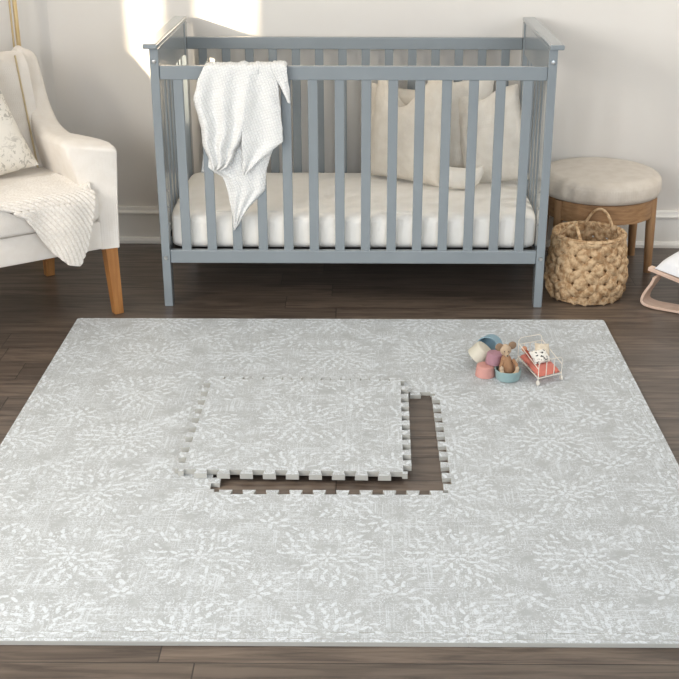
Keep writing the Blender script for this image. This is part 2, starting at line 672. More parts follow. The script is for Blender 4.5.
def teeth(P, Q, amp=0.0110, d=0.0020):
    """tooth line from P to Q; positive offset lies to the left of the direction"""
    P, Q = Vector(P), Vector(Q)
    L = (Q - P).length
    t = (Q - P) / L
    n = Vector((-t.y, t.x))
    seg = L / (2 * NT)
    out = [P.copy(), P + t * (seg * 0.5 - d * 0.5)]
    k = 2 * NT - 1
    for i in range(k):
        s0, s1 = seg * (0.5 + i), seg * (1.5 + i)
        sg = 1 if i % 2 == 0 else -1
        out.append(P + t * (s0 - d) + n * amp * sg)
        out.append(P + t * (s1 + d) + n * amp * sg)
    out.append(Q - t * (seg * 0.5 - d * 0.5))
    return out                                   # without Q


def tile_mesh(sides, h=TP / 2):
    """outline of a tile, centre at the origin; sides is unused: every side has teeth"""
    # shared lines always run in +x or +y so that neighbours fit
    bot = teeth((-h, -h), (h, -h))
    right = teeth((h, -h), (h, h))
    top = teeth((-h, h), (h, h)) + [Vector((h, h))]
    left = teeth((-h, -h), (-h, h)) + [Vector((-h, h))]
    top = top[::-1][:-1]
    left = left[::-1][:-1]
    pts = bot + right + top + left
    return [(p.x * 0.9993, p.y * 0.9993) for p in pts]


def strip_outline(ix, iy, h=TP / 2):
    """border strips hugging the outer sides of tile (ix, iy)"""
    wl, wr, wb, wt = 0.0175, 0.0255, 0.0225, 0.0205
    res = []
    x0, x1, y0, y1 = -h, h, -h, h
    k = 0.0005

    def rc(cx, cy, sx, sy, r=0.012, n=5):      # rounded outer corner, starting on the x-side
        return [(cx - sx * r + sx * r * math.cos(PI / 2 * i / n), cy - sy * r + sy * r * math.sin(PI / 2 * i / n)) for i in range(n + 1)]
    lo = -h - (wl if ix == 0 else 0)
    hi = h + (wr if ix == 2 else 0)
    bo = -h - (wb if iy == 0 else 0)
    to = h + (wt if iy == 2 else 0)
    parts = []
    if iy == 0:
        ln = [(p.x, p.y - k) for p in teeth((-h, -h), (h, -h)) + [Vector((h, -h))]]
        ext_r = [(hi, -h)] if ix == 2 else []
        ext_l = [(lo, -h)] if ix == 0 else []
        outer = []
        outer += rc(hi, bo, 1, -1) if ix == 2 else [(hi, bo)]
        outer += rc(lo, bo, -1, -1)[::-1] if ix == 0 else [(lo, bo)]
        parts.append(ext_l + ln + ext_r + outer)
    if iy == 2:
        ln = [(p.x, p.y + k) for p in teeth((-h, h), (h, h)) + [Vector((h, h))]]
        outer = rc(hi, to, 1, 1) if ix == 2 else [(hi, to)]
        outer += rc(lo, to, -1, 1)[::-1] if ix == 0 else [(lo, to)]
        parts.append(([(lo, h)] if ix == 0 else []) + ln + ([(hi, h)] if ix == 2 else []) + outer)
    if ix == 0:
        ln = [(p.x - k, p.y) for p in teeth((-h, -h), (-h, h)) + [Vector((-h, h))]]
        parts.append(ln + [(lo, h), (lo, -h)])
    if ix == 2:
        ln = [(p.x + k, p.y) for p in teeth((h, -h), (h, h)) + [Vector((h, h))]]
        parts.append(ln + [(hi, h), (hi, -h)])
    return parts


LX = ['left', 'middle', 'right']
LYN = ['front', 'centre', 'back']
tile_labels = {
    (0, 0): 'grey floral foam play tile at the front left corner of the mat',
    (1, 0): 'grey floral foam play tile at the front middle, before the open gap',
    (2, 0): 'grey floral foam play tile at the front right corner of the mat',
    (0, 1): 'grey floral foam play tile left of the gap, under the loose tile edge',
    (2, 1): 'grey floral foam play tile right of the open gap, in front of the toys',
    (0, 2): 'grey floral foam play tile at the back left corner, by the armchair leg',
    (1, 2): 'grey floral foam play tile at the back middle, before the crib',
    (2, 2): 'grey floral foam play tile at the back right corner, under the toys'}
for ix in range(3):
    for iy in range(3):
        if (ix, iy) == (1, 1): continue
        c = (TX0 + TP * (ix + 0.5), TY0 + TP * (iy + 0.5), 0)
        t = thing('foam_tile', tile_labels[(ix, iy)], 'play mat tile', c, group='foam tiles of the play mat')
        b = BM()
        prism(b, tile_mesh(None), 0.0003, TT)
        obj('tile_panel', b, M_tile, t)
        for ps in strip_outline(ix, iy):
            b = BM()
            prism(b, ps, 0.0003, TT)
            obj('edge_strip', b, M_tile, t, bevel=0.0012)
b = BM()
prism(b, tile_mesh(None), 0.0, 0.0150)
lt = obj('foam_tile', b, M_tile, None, (-0.1005, 0.998, TT + 0.0006), (0, 0, R(-1.0)))
tag(lt, 'loose grey floral foam play tile lifted out and lying askew over the gap', 'play mat tile', 'foam tiles of the play mat')

# ------------------------------------------------------------------ crib
CX, CY = 0.0432, 1.990
CL, CD = 1.3645, 0.708
crib = thing('crib', 'grey painted slatted wooden baby crib standing against the back wall', 'crib', (CX, CY + CD / 2, 0))
hx, hy = CL / 2, CD / 2
ZP, ZR, ZB = 0.918, 0.860, 0.2118
PT, PD = 0.030, 0.050


def part(name, x0, x1, y0, y1, z0, z1, m=None, parent=crib, bev=0.003):
    b = BM()
    box(b, x0, x1, y0, y1, z0, z1, bev, 2)
    return obj(name, b, m or M_crib, parent)


for sx in (-1, 1):
    xo, xi = sx * hx, sx * (hx - PT)
    xa, xb = min(xo, xi), max(xo, xi)
    for sy in (-1, 1):
        yo, yi = sy * hy, sy * (hy - PD)
        lg = part('leg', xa, xb, min(yo, yi), max(yo, yi), 0, ZP)
        if sy == -1:
            for z in (0.875, 0.185):
                b = BM()
                lathe(b, [(0, 0), (0.0075, 0), (0.0065, 0.003), (0.003, 0.0035), (0, 0.0015)], 14)
                obj('bolt', b, M_metal, lg, ((xa + xb) / 2, -hy, z), (PI / 2, 0, 0), smooth=40)
        else:
            pass
    part('end_board', xa + 0.004, xb - 0.004, -hy + PD, hy - PD, 0.800, ZP)
    part('end_rail', xa + 0.004, xb - 0.004, -hy + PD, hy - PD, ZB - 0.048, ZB)
    part('cap_rail', min(sx * (hx + 0.018), sx * (hx - PT)), max(sx * (hx + 0.018), sx * (hx - PT)), -hy - 0.018, hy + 0.006, ZP, ZP + 0.017, bev=0.004)
    n = 7
    for i in range(n):
        y = lerp(-hy + PD, hy - PD, (i + 1) / (n + 1))
        part('slat', (xa + xb) / 2 - 0.006, (xa + xb) / 2 + 0.006, y - 0.017, y + 0.017, ZB - 0.002, 0.802)
SL = [-0.639 + 0.0925 + 0.0909 * i - CX - 0.0028 for i in range(14)]
for sy in (-1, 1):
    y0, y1 = (-hy + 0.006, -hy + 0.028) if sy == -1 else (hy - 0.028, hy - 0.006)
    part('top_rail', -hx + PT, hx - PT, y0, y1, ZR - 0.046, ZR)
    part('bottom_rail', -hx + PT, hx - PT, y0, y1, ZB - 0.048, ZB)
    for s in SL:
        part('slat', s - 0.0168, s + 0.0168, y0 + 0.005, y1 - 0.005, ZB - 0.003, ZR - 0.043, bev=0.0025)
b = BM()
box(b, -hx + PT + 0.004, hx - PT - 0.004, -hy + 0.032, hy - 0.032, 0.178, 0.194, 0.002)
obj('mattress_support', b, simple('support_board', (70, 66, 62), rough=0.7), crib)
for sx in (-1, 1):
    for zz in (0.30, 0.36, 0.42):
        b = BM()
        lathe(b, [(0, zz), (0.004, zz), (0.004, zz + 0.006), (0, zz + 0.006)], 10, (sx * (hx - PT - 0.001), -hy + PD * 0.6))
        obj('height_peg', b, M_metal, crib)

# mattress with its fitted sheet
mt = thing('crib_mattress', 'cream sheeted crib mattress lying inside the grey crib', 'mattress', (CX, CY + CD / 2, 0.194))
b = BM()
MW, MD, MH = hx - PT - 0.003, hy - 0.042, 0.150


def matt(u, v):
    """closed superellipse cross-section swept along x"""
    x = lerp(-MW, MW, u)
    a = 2 * PI * v
    e = 0.35
    ca, sa = math.cos(a), math.sin(a)
    y = MD * math.copysign(abs(ca) ** e, ca)
    z = MH / 2 + MH / 2 * math.copysign(abs(sa) ** e, sa)
    k = min(1.0, (1 - abs(x) / MW) / 0.05)
    s = lerp(0.86, 1.0, k ** 0.5) if k < 1 else 1.0
    y *= lerp(0.95, 1.0, min(1, k) ** 0.5)
    z = MH / 2 + (z - MH / 2) * s
    if z > 0.06:
        f = min(1, (z - 0.04) / 0.08)
        # soft folds that run down the long front face
        fold = nz(x * 9 + z * 14, z * 5, 3.3) * 0.008 + nz(x * 26 - z * 18, z * 9, 9.1) * 0.004
        if y < -MD * 0.9: y -= fold * f * 1.4
        else: z += nz(x * 3, y * 4, 5.0) * 0.004 + fold * 0.25
    return (x, y, z)


nu, nv = 160, 96
rings = [[matt(i / nu, j / nv) for j in range(nv)] for i in range(nu + 1)]
loft(b, rings)
obj('mattress_body', b, M_sheet, mt, smooth=180)
tab = BM()
box(tab, -MW - 0.006, -MW + 0.012, -MD + 0.02, -MD + 0.05, 0.05, 0.075, 0.003)
tg = obj('care_tag', tab, M_dark, mt)


# pillows ------------------------------------------------------------------
def pillow_bm(w, h, th, n=36, dent=0.0, bow=0.06, seed=0.0, ear=1.0, rough=0.004):
    """upright pillow in local x (width), z (height); the base at z = 0"""
    b = BM()

    def pt(s, t, side):
        x, z = s * 2 - 1, t * 2 - 1
        px = x * w / 2 * (1 - bow * (1 - z * z) ** 1.0 * abs(x) ** 2)
        pz = z * h / 2 * (1 - bow * (1 - x * x) * abs(z) ** 2)
        if z > 0: pz -= dent * math.exp(-((x + 0.2) / 0.42) ** 2) * z ** 2
        k = max(0.0, (1 - x ** 2) * (1 - z ** 2))
        y = side * th / 2 * k ** 0.42
        if dent and z > 0: y *= 1 - 0.35 * math.exp(-(x / 0.3) ** 2) * z
        y += rough * 2 * k ** 0.5 * nz(x * 2.3 + seed, z * 2.3, side * 2.0 + seed)
        y += rough * nz(x * 6 + seed, z * 6, side + seed)
        return (px, y, pz + h / 2)
    grid(b, lambda s, t: pt(s, t, -1), n, n)
    grid(b, lambda s, t: pt(s, t, 1), n, n)
    bmesh.ops.remove_doubles(b, verts=b.verts, dist=0.0004)
    return b


def put_pillow(name, label, mat, bm, base, yaw, lean, roll=0.0):
    """base: the middle of the lower edge; lean tips the top backwards"""
    o = obj(name, bm, mat, None, base, smooth=180)
    M = Matrix.Rotation(yaw, 4, 'Z') @ Matrix.Rotation(-lean, 4, 'X') @ Matrix.Rotation(roll, 4, 'Y')
    o.rotation_euler = M.to_euler()
    tag(o, label, 'pillow', 'pillows in the crib')
    return o


ZM = 0.346
put_pillow('pillow', 'large oat linen pillow with a dented top, leftmost in the crib', M_pil, pillow_bm(0.325, 0.405, 0.12, dent=0.135, seed=1.0, bow=0.02),
           (0.232, 2.452, ZM + 0.004), R(-32), R(10), R(1))
put_pillow('pillow', 'off-white linen pillow at the right end of the crib', M_pil2, pillow_bm(0.27, 0.36, 0.11, dent=0.03, seed=4.0, bow=0.03),
           (0.594, 2.425, ZM + 0.000), R(-34), R(9), R(-15))
put_pillow('pillow', 'pale pillow standing between the two large crib pillows', M_pil2, pillow_bm(0.26, 0.385, 0.10, dent=0.02, seed=6.0),
           (0.437, 2.555, ZM + 0.004), R(-6), R(8), R(2))
put_pillow('pillow', 'tan pillow mostly hidden behind the dented oat pillow', M_pil, pillow_bm(0.28, 0.33, 0.09, dent=0.0, seed=8.0),
           (0.215, 2.612, ZM + 0.004), R(0), R(5), R(6))
# small crescent cushion lying before them
b = BM()
rings = []
N = 24
for i in range(N + 1):
    t = i / N * 2 - 1
    r = 0.040 * max(0.12, (1 - t ** 4)) ** 0.5
    c = Vector((t * 0.080, 0, 0.040 + 0.040 * t ** 4))
    tx = Vector((1, 0, 0.10 * t ** 3)).normalized()
    nn = Vector((-tx.z, 0, tx.x))
    rings.append([c + Vector((0, math.cos(2 * PI * k / 18) * r * 0.85, 0)) + nn * (math.sin(2 * PI * k / 18) * r) for k in range(18)])
loft(b, rings)
o = obj('cushion', b, M_pil2, None, (0.447, 2.333, ZM + 0.002), (R(-6), 0, R(-14)), smooth=180)
tag(o, 'small cream crescent cushion with upturned ends in front of the crib pillows', 'cushion')

# muslin blanket over the front rail ---------------------------------------
SA = [(0.290, 0, 0)]
sheets = [
    # rows (z, xl, xr), distance in front of the rail, fold amplitude, fold count
    ([(0.29, -.3790, -.3755), (0.31, -.380, -.36), (0.339, -.382, -.346), (0.368, -.386, -.325), (0.40, -.392, -.295), (0.433, -.397, -.265),
      (0.479, -.41, -.260), (0.495, -.44, -.260), (0.51, -.467, -.258), (0.60, -.455, -.225), (0.868, -.435, -.205)], 0.006, 0.004, 3.0, 1.0),
    ([(0.510, -.444, -.412), (0.525, -.447, -.387), (0.55, -.457, -.370), (0.58, -.470, -.357), (0.60, -.475, -.342), (0.65, -.476, -.318),
      (0.70, -.486, -.302), (0.751, -.497, -.287), (0.82, -.477, -.277), (0.868, -.452, -.270)], 0.024, 0.013, 2.6, 2.0),
    ([(0.493, -.336, -.3315), (0.52, -.337, -.306), (0.55, -.336, -.272), (0.58, -.336, -.236), (0.609, -.336, -.197), (0.65, -.334, -.199),
      (0.70, -.328, -.202), (0.80, -.310, -.210), (0.868, -.290, -.222)], 0.020, 0.006, 1.4, 3.0),
    ([(0.742, -.176, -.1695), (0.80, -.203, -.174), (0.868, -.234, -.181)], 0.027, 0.003, 1.6, 4.0),
]
BO = Vector((-0.33, 1.985, 0.29))
b = BM()
yfr = CY + 0.006
for rows, off, amp, nf, seed in sheets:
    ZT = ZR + 0.005
    zmin = rows[0][0]
    L1 = ZT - zmin                       # hanging length in front
    LT = 0.034                           # over the rail
    LB = 0.30 if seed == 1.0 else (0.12 if seed < 3 else 0.05)   # hanging inside

    def f(u, v, rows=rows, off=off, amp=amp, nf=nf, seed=seed, L1=L1, LB=LB, zmin=zmin):
        s = v * (L1 + LT + LB)
        zr = zmin + min(s, L1)
        xl, xr = interp(rows, zr)
        x = lerp(xl, xr, u)
        hang = max(0.0, min(1.0, (ZT - zr) / 0.12))
        fold = amp * hang * (math.sin(u * nf * 2 * PI + seed + zr * 6) + 0.6 * nz(u * 4, zr * 9, seed))
        edge = 0.010 * hang * (abs(u * 2 - 1) ** 4)
        if seed == 3.0: edge = -0.016 * hang * max(0, 1 - u / 0.35) ** 2 * min(1, (zr - 0.49) / 0.1)
        if seed == 2.0: edge = 0.014 * hang * (abs(u * 2 - 1) ** 4) - 0.010 * hang * math.exp(-((u - 0.86) / 0.1) ** 2)
        lift = 0.003 * (seed - 1) * min(1, 8 * u * (1 - u)) + 0.016 * abs(nz(x * 26, seed)) * min(1, 6 * u * (1 - u))
        if s <= L1 - 0.012:
            y, z = yfr - off - fold + edge, zr
        elif s <= L1 + LT + 0.012:
            a = (s - (L1 - 0.012)) / (LT + 0.024)
            y0, y1 = yfr - off, yfr + 0.022 + off * 0.6 + 0.004
            y = lerp(y0, y1, (1 - math.cos(a * PI)) / 2)
            z = ZT - 0.012 + (0.012 + lift) * math.sin(a * PI) ** 0.6
        else:
            d = s - (L1 + LT + 0.012)
            y = yfr + 0.026 + off * 0.6 + 0.02 * min(1, d / 0.2) * (1 + 0.8 * math.sin(u * 9 + seed))
            z = ZT - 0.012 - d * (1.3 if seed == 1.0 else 1)
            x += -0.06 * (d / 0.30) if seed == 1.0 else 0
        x += 0.0025 * nz(zr * 30, u * 5, seed) if 0.02 < u < 0.98 else 0.002 * nz(zr * 45, seed, 1.0)
        return Vector((x, y, z)) - BO
    grid(b, f, 44, 110)
o = obj('muslin_blanket', b, M_muslin, None, BO, smooth=180, solid=0.0025)
tag(o, 'white crinkled muslin baby blanket draped over the front rail of the crib', 'blanket')

# ------------------------------------------------------------------ armchair
ac = Vector((-0.765, 1.913, 0))
eu, ew = Vector((-0.818, -0.576, 0)), Vector((-0.576, 0.818, 0))
# local frame: +x runs to the chair's other side (u), +y to its back (w)
ch = thing('armchair', 'cream linen wing armchair with tapered wooden legs, beside the crib', 'armchair', ac, 0)
ch.rotation_euler = (0, 0, math.atan2(eu.y, eu.x))
# in that frame the back direction is -y (right-handed), so w is written as -y
CW = 0.70
prof = [(0.0, 0.600), (0.05, 0.612), (0.11, 0.612), (0.24, 0.602), (0.35, 0.592), (0.43, 0.604), (0.50, 0.635), (0.555, 0.685), (0.59, 0.745),
        (0.615, 0.80), (0.64, 0.838), (0.665, 0.848), (0.70, 0.846), (0.725, 0.825)]


def arm_section(w):
    zt = interp(prof, w)[0]
    tt = interp([(0, 0.145), (0.05, 0.150), (0.2, 0.135), (0.4, 0.115), (0.6, 0.085), (0.725, 0.075)], w)[0]
    tb = 0.07
    zb = 0.25 if w < 0.58 else lerp(0.25, 0.80, (w - 0.58) / 0.145)
    r = min(lerp(0.016, 0.032, min(1, w / 0.4)), (zt - zb) * 0.45, tt * 0.45)
    fl = -0.016 * max(0, 1 - w / 0.45)
    pts = [(0.0, zb), (fl * 0.4, lerp(zb, zt, 0.5))]
    for i in range(6):
        a = PI - PI / 2 * i / 5
        pts.append((fl + r + r * math.cos(a), zt - r + r * math.sin(a)))
    for i in range(6):
        a = PI / 2 - PI / 2 * i / 5
        pts.append((tt - r + r * math.cos(a), zt + 0.012 - r + r * math.sin(a)))
    pts.append((lerp(tb, tt, 0.55), lerp(zb, zt, 0.6)))
    pts.append((tb, lerp(zb, zt, 0.4)))
    pts.append((tb, zb))
    return pts


def arm_bm(mirror):
    b = BM()
    ws = [0.0, 0.003, 0.010, 0.022, 0.05, 0.1, 0.17, 0.24, 0.30, 0.35, 0.40, 0.45, 0.49, 0.53, 0.56, 0.585, 0.60, 0.62, 0.64, 0.66, 0.68, 0.70, 0.712, 0.72, 0.725]
    rings = []
    for w in ws:
        s = arm_section(w)
        k = {0.0: 0.008, 0.003: 0.004, 0.010: 0.001, 0.72: 0.004, 0.725: 0.012}.get(w, 0)
        cu = sum(p[0] for p in s) / len(s)
        ring = []
        for u, z in s:
            u2 = u + (k if u < cu else -k)
            z2 = z - k if z > 0.4 else z
            bw = w + 0.055 * max(0.0, (u - 0.05) / 0.1) * max(0, 1 - w / 0.2)   # the front face turns inwards
            ring.append(((CW - u2) if mirror else u2, -bw, z2))
        rings.append(ring)
    return loft(b, rings)


for mi in (False, True):
    obj('arm', arm_bm(mi), M_chair, ch, smooth=50)
b = BM()
box(b, 0.060, CW - 0.060, -0.57, -0.012, 0.250, 0.350, 0.008)
obj('seat_base', b, M_chair, ch, smooth=40)
# seat cushion with a crowned top
b = BM()
cw0, cw1, cd0, cd1 = 0.066, CW - 0.066, -0.014, 0.47


def seat_ring(w, k):
    out = []
    z0, z1, r = 0.352, 0.455, 0.030
    crown = 0.012 * math.sin(PI * min(1, max(0, (w - cd0) / (cd1 - cd0))))
    x0, x1 = cw0 + k, cw1 - k
    zz0, zz1 = z0 + k * 0.8, z1 - k + crown
    for cx, cz, a0 in ((x1 - r, zz1 - r, 0), (x0 + r, zz1 - r, 90), (x0 + r, zz0 + r, 180), (x1 - r, zz0 + r, 270)):
        for i in range(6):
            a = R(a0 + 90 * i / 5)
            out.append((cx + r * math.cos(a), -w, cz + r * math.sin(a)))
        if a0 == 0:
            for i in range(1, 12):
                t = i / 12
                out.append((lerp(x1 - r, x0 + r, t), -w, zz1 + 0.010 * math.sin(PI * t)))
    return out


rings = [seat_ring(w, k) for w, k in [(cd0, 0.022), (cd0 + 0.004, 0.012), (cd0 + 0.012, 0.005), (cd0 + 0.025, 0.0)] +
         [(lerp(cd0 + 0.03, cd1 - 0.02, i / 10), 0) for i in range(11)] + [(cd1 - 0.005, 0.006), (cd1, 0.02)]]
loft(b, rings)
obj('seat_cushion', b, M_chair, ch, smooth=60)
# reclined back
b = BM()
rows = []
for i in range(15):
    t = i / 14
    z = lerp(0.40, 0.845, t)
    w0 = lerp(0.435, 0.560, (z - 0.40) / 0.445)
    w1 = lerp(0.575, 0.700, (z - 0.40) / 0.445)
    k = 0.03 * max(0, (t - 0.88) / 0.12) ** 2
    ring = []
    for x, w in [(0.07, w0 + k), (0.2, w0 + k - 0.012), (CW / 2, w0 + k - 0.018), (CW - 0.2, w0 + k - 0.012), (CW - 0.07, w0 + k), (CW - 0.07, w1 - k), (0.07, w1 - k)]:
        ring.append((x, -w, z))
    rows.append(ring)
loft(b, rows)
obj('backrest', b, M_chair, ch, smooth=50)
# welt along the seam between back and wing
b = BM()
tube(b, [(0.112, -lerp(0.430, 0.556, t), lerp(0.44, 0.845, t)) for t in [i / 10 for i in range(11)]], 0.0035, 6)
obj('piping', b, simple('welt', (205, 186, 150), rough=0.9), ch, smooth=60)
for (u, w, lean) in [(0.030, 0.033, 1), (CW - 0.030, 0.033, 1), (0.065, 0.53, -1), (CW - 0.05, 0.53, -1)]:
    b = BM()
    ring = []
    for z, h_ in ((0.26, 0.0225), (0.0, 0.0165)):
        dy = 0.0 if z else (0.004 if lean > 0 else -0.03)
        us = u if z else u + (-0.012 if u < 0.04 else 0.012 if u > CW - 0.04 else 0)
        ring.append([(us + sx * h_, -w + sy * h_ + dy, z) for sx, sy in ((-1, -1), (1, -1), (1, 1), (-1, 1))])
    loft(b, ring)
    obj('leg', b, M_oak, ch, bevel=0.003)

# printed cushion on the chair
b = pillow_bm(0.50, 0.48, 0.15, bow=0.05, seed=12.0)
o = obj('cushion', b, M_print, None, smooth=180)
pc = ac + eu * 0.405 + ew * 0.27 + Vector((0, 0, 0.462))
zr_ = math.atan2(eu.y, eu.x) + PI
M = Matrix.Rotation(zr_, 4, 'Z') @ Matrix.Rotation(R(-26), 4, 'X') @ Matrix.Rotation(R(-11), 4, 'Y')
o.rotation_euler = M.to_euler()
o.location = pc
tag(o, 'ivory square cushion with a faded floral print leaning in the armchair', 'cushion')

# knitted throw over the seat front
TH0 = (CW, 0.0)
out_r = [(0.0, .088), (0.067, .105), (0.185, .140), (0.236, .172)]          # drop below the edge -> right side u
out_l = [(0.0, .47), (0.006, .42), (0.044, .346), (0.179, .262), (0.226, .216), (0.236, .180)]
b = BM()
ZS = 0.468
NV1, NV2 = 90, 90


def throw_pt(u, v):
    # v 0..0.45 lies on the seat, then rolls over the front edge and hangs
    ST, SD = 0.27, 0.238
    s = -ST + v * (ST + SD)              # s<0 on the seat (distance behind the front edge)
    if s < 0:
        t = -s / ST
        ul = lerp(0.088, 0.115, t) - 0.0
        ur = lerp(0.47, 0.56, min(1, t * 2))
    else:
        ul = interp(out_r, s)[0]
        ur = interp(out_l, s)[0]
    x = lerp(ul, ur, u)
    # ribs run parallel to the left hem of the hanging corner
    g = math.hypot(x - 0.52, s - 0.28)
    rib = 0.0055 * abs(math.sin(g * PI / 0.0145))
    wob = 0.004 * nz(x * 12, s * 12, 2.0)
    rr = 0.026
    if s < -rr:
        y, z = s, ZS
        n = Vector((0, 0, 1))
        if t > 0.8: pass
        z += 0.03 * max(0, (0.14 - x) / 0.06) ** 2 if x < 0.14 else 0
    elif s < rr:
        a = (s + rr) / (2 * rr) * PI / 2
        y, z = -rr + rr * math.sin(a) * 1.25, ZS - rr + rr * math.cos(a)
        n = Vector((0, math.sin(a), math.cos(a)))
    else:
        y, z = rr * 0.25 + 0.010 + 0.012 * min(1, (s - rr) / 0.08), ZS - s
        n = Vector((0, 1, 0))
        y += 0.006 * math.sin(x * 40)
    p = Vector((x, y + 0.020, z)) + n * (rib + wob)
    return p


grid(b, throw_pt, 190, 240)
o = obj('knit_throw', b, M_throw, None, ac, (0, 0, math.atan2(eu.y, eu.x)), smooth=180, solid=0.006)
tag(o, 'cream ribbed knit throw with a corner hanging over the armchair seat', 'throw')

# brass floor lamp behind the chair
lp = thing('floor_lamp', 'slim brass floor lamp pole rising behind the armchair', 'lamp', (-1.247, 2.615, 0))
b = BM()
lathe(b, [(0, 0), (0.085, 0), (0.085, 0.012), (0.08, 0.016), (0.012, 0.02), (0, 0.02)], 32)
obj('base', b, M_brass, lp, smooth=40)
b = BM()
lathe(b, [(0, 0.018), (0.0085, 0.018), (0.0085, 1.55), (0, 1.55)], 16)
obj('pole', b, M_brass, lp, smooth=40)
b = BM()
tube(b, [(-0.018, -0.004, 0.018), (-0.018, -0.004, 1.55)], 0.004, 8)
obj('rod', b, M_brass, lp, smooth=40)

# ------------------------------------------------------------------ round stool
stl = thing('stool', 'round padded stool with a wooden frame in the corner by the crib', 'stool', (1.0, 2.485, 0))
b = BM()
RS = 0.235
pr = [(0, 0.302), (RS - 0.03, 0.300), (RS - 0.008, 0.306), (RS, 0.325), (RS, 0.352)]
for i in range(1, 9):
    a = PI / 2 * i / 8
    pr.append((RS - 0.045 + 0.045 * math.cos(a), 0.352 + 0.036 * math.sin(a)))
pr += [(0.12, 0.393), (0.05, 0.395), (0, 0.395)]
lathe(b, pr, 64)
st_ = obj('seat_cushion', b, M_stool, stl, smooth=60)
b = BM()
lathe(b, [(RS - 0.002, 0.300), (RS + 0.001, 0.303), (RS - 0.002, 0.307)], 64)
b2 = BM()
prf = [(RS - 0.045, 0.225), (RS - 0.02, 0.225), (RS - 0.02, 0.300), (RS - 0.045, 0.300)]
b.free()
rings = [[(r * math.cos(2 * PI * k / 64), r * math.sin(2 * PI * k / 64), z) for r, z in prf] for k in range(64)]
loft(b2, rings, closed_path=True, caps=False)
obj('frame_ring', b2, M_oak2h, stl, smooth=40)
for a in (-25, -145, 35, 155):
    b = BM()
    c0 = Vector((math.cos(R(a)), math.sin(R(a)), 0))
    tube(b, [c0 * (RS - 0.026) + Vector((0, 0, 0.300)), c0 * (RS - 0.024) + Vector((0, 0, 0.18)), c0 * (RS - 0.019)], [0.0185, 0.0185, 0.0150], 18)
    obj('leg', b, M_oak2, stl, smooth=50)

# ------------------------------------------------------------------ woven basket
bk = thing('basket', 'woven seagrass basket with two loop handles in front of the stool', 'basket', (0.906, 2.140, 0))


def brad(z):
    return interp([(0.0, 0.118), (0.02, 0.132), (0.06, 0.142), (0.12, 0.139), (0.18, 0.130), (0.24, 0.124)], z)[0]


def basket_mat():
    m = Nd('seagrass', 0.75, 0.25)
    n = m.noise(m.vmath('MULTIPLY', m.coord(), (1, 1, 1)), 55.0, 4.0, 0.6)
    n2 = m.noise(m.coord(), 420.0, 2.0)
    m.color(m.mix(m.step(n, 0.35, 0.65), lin((208, 180, 144)), lin((158, 124, 88))))
    m.bump(n2, 0.4, 0.001)
    return m.m


M_bask = basket_mat()
NS, HB = 15, 0.228
for fam, name in ((1, 'weave'), (-1, 'weave')):
    b = BM()
    for k in range(NS):
        path = []
        nseg = 36
        for i in range(nseg + 1):
            t = i / nseg
            z = 0.008 + t * HB
            th = 2 * PI * (k / NS) + fam * t * 2 * PI * 0.30
            # over and under at each crossing with the other family
            ph = (2 * t * 2 * PI * 0.30) * NS / (2 * PI) + (k * (1 if fam > 0 else -1))
            rad = brad(z) + fam * 0.0058 * math.cos(ph * PI)
            path.append((rad * math.cos(th), rad * math.sin(th), z))
        tube(b, path, 0.0150, 8, flat=0.5, up=lambda p: Vector((p.x, p.y, 0)).normalized())
    obj(name, b, M_bask, bk, smooth=60)
b = BM()
for k in range(NS):
    a0 = 2 * PI * (k + 0.5) / NS
    path = [((brad(z) - 0.004) * math.cos(a0), (brad(z) - 0.004) * math.sin(a0), z) for z in [0.006 + i * 0.023 for i in range(11)]]
    tube(b, path, 0.0095, 7, flat=0.6, up=lambda p: Vector((p.x, p.y, 0)).normalized())
obj('stakes', b, M_bask, bk, smooth=60)
for zz, rr, nm in ((0.238, 0.0075, 'rim'), (0.228, 0.006, 'rim_band'), (0.010, 0.008, 'base_band')):
    b = BM()
    tube(b, [((brad(zz) + 0.003 + 0.0012 * math.sin(i * 2.4)) * math.cos(2 * PI * i / 90), (brad(zz) + 0.003 + 0.0012 * math.sin(i * 2.4)) * math.sin(2 * PI * i / 90), zz + 0.001 * math.cos(i * 2.4)) for i in range(90)], rr, 8, closed=True)
    obj(nm, b, M_bask, bk, smooth=60)
b = BM()
lathe(b, [(0, 0.004), (0.116, 0.004), (0.118, 0.009), (0, 0.010)], 40)
obj('bottom', b, M_bask, bk, smooth=40)
for (a, inw, hh) in [(62, 0.0, 0.070), (222, 0.035, 0.058)]:
    b = BM()
    a0 = R(a)
    path = []
    for i in range(25):
        t = i / 24
        th = a0 + R(26) * (t * 2 - 1) * (1.0 if True else 0)
        s = math.sin(PI * t)
        rad = brad(0.235) - inw * s
        path.append((rad * math.cos(th), rad * math.sin(th), 0.225 + hh * s ** 0.75))
    tube(b, path, 0.0058, 8)
    obj('handle', b, M_bask, bk, smooth=60)

# ------------------------------------------------------------------ bentwood bouncer at the right edge
bo = thing('baby_bouncer', 'pale bentwood baby bouncer with a white pad at the right edge', 'baby bouncer', (1.13, 2.02, 0), R(-28))


def strap(b, path, w, t, yoff=0.0):
    """flat band of width w (along y) and thickness t following path in x-z"""
    P = [Vector((p[0], 0, p[1])) for p in path]
    rings = []
    for i, p in enumerate(P):
        tg_ = (P[min(i + 1, len(P) - 1)] - P[max(i - 1, 0)]).normalized()
        n = Vector((-tg_.z, 0, tg_.x))
        rings.append([p + n * t / 2 + Vector((0, yoff - w / 2, 0)), p + n * t / 2 + Vector((0, yoff + w / 2, 0)),
                      p - n * t / 2 + Vector((0, yoff + w / 2, 0)), p - n * t / 2 + Vector((0, yoff - w / 2, 0))])
    return loft(b, rings)


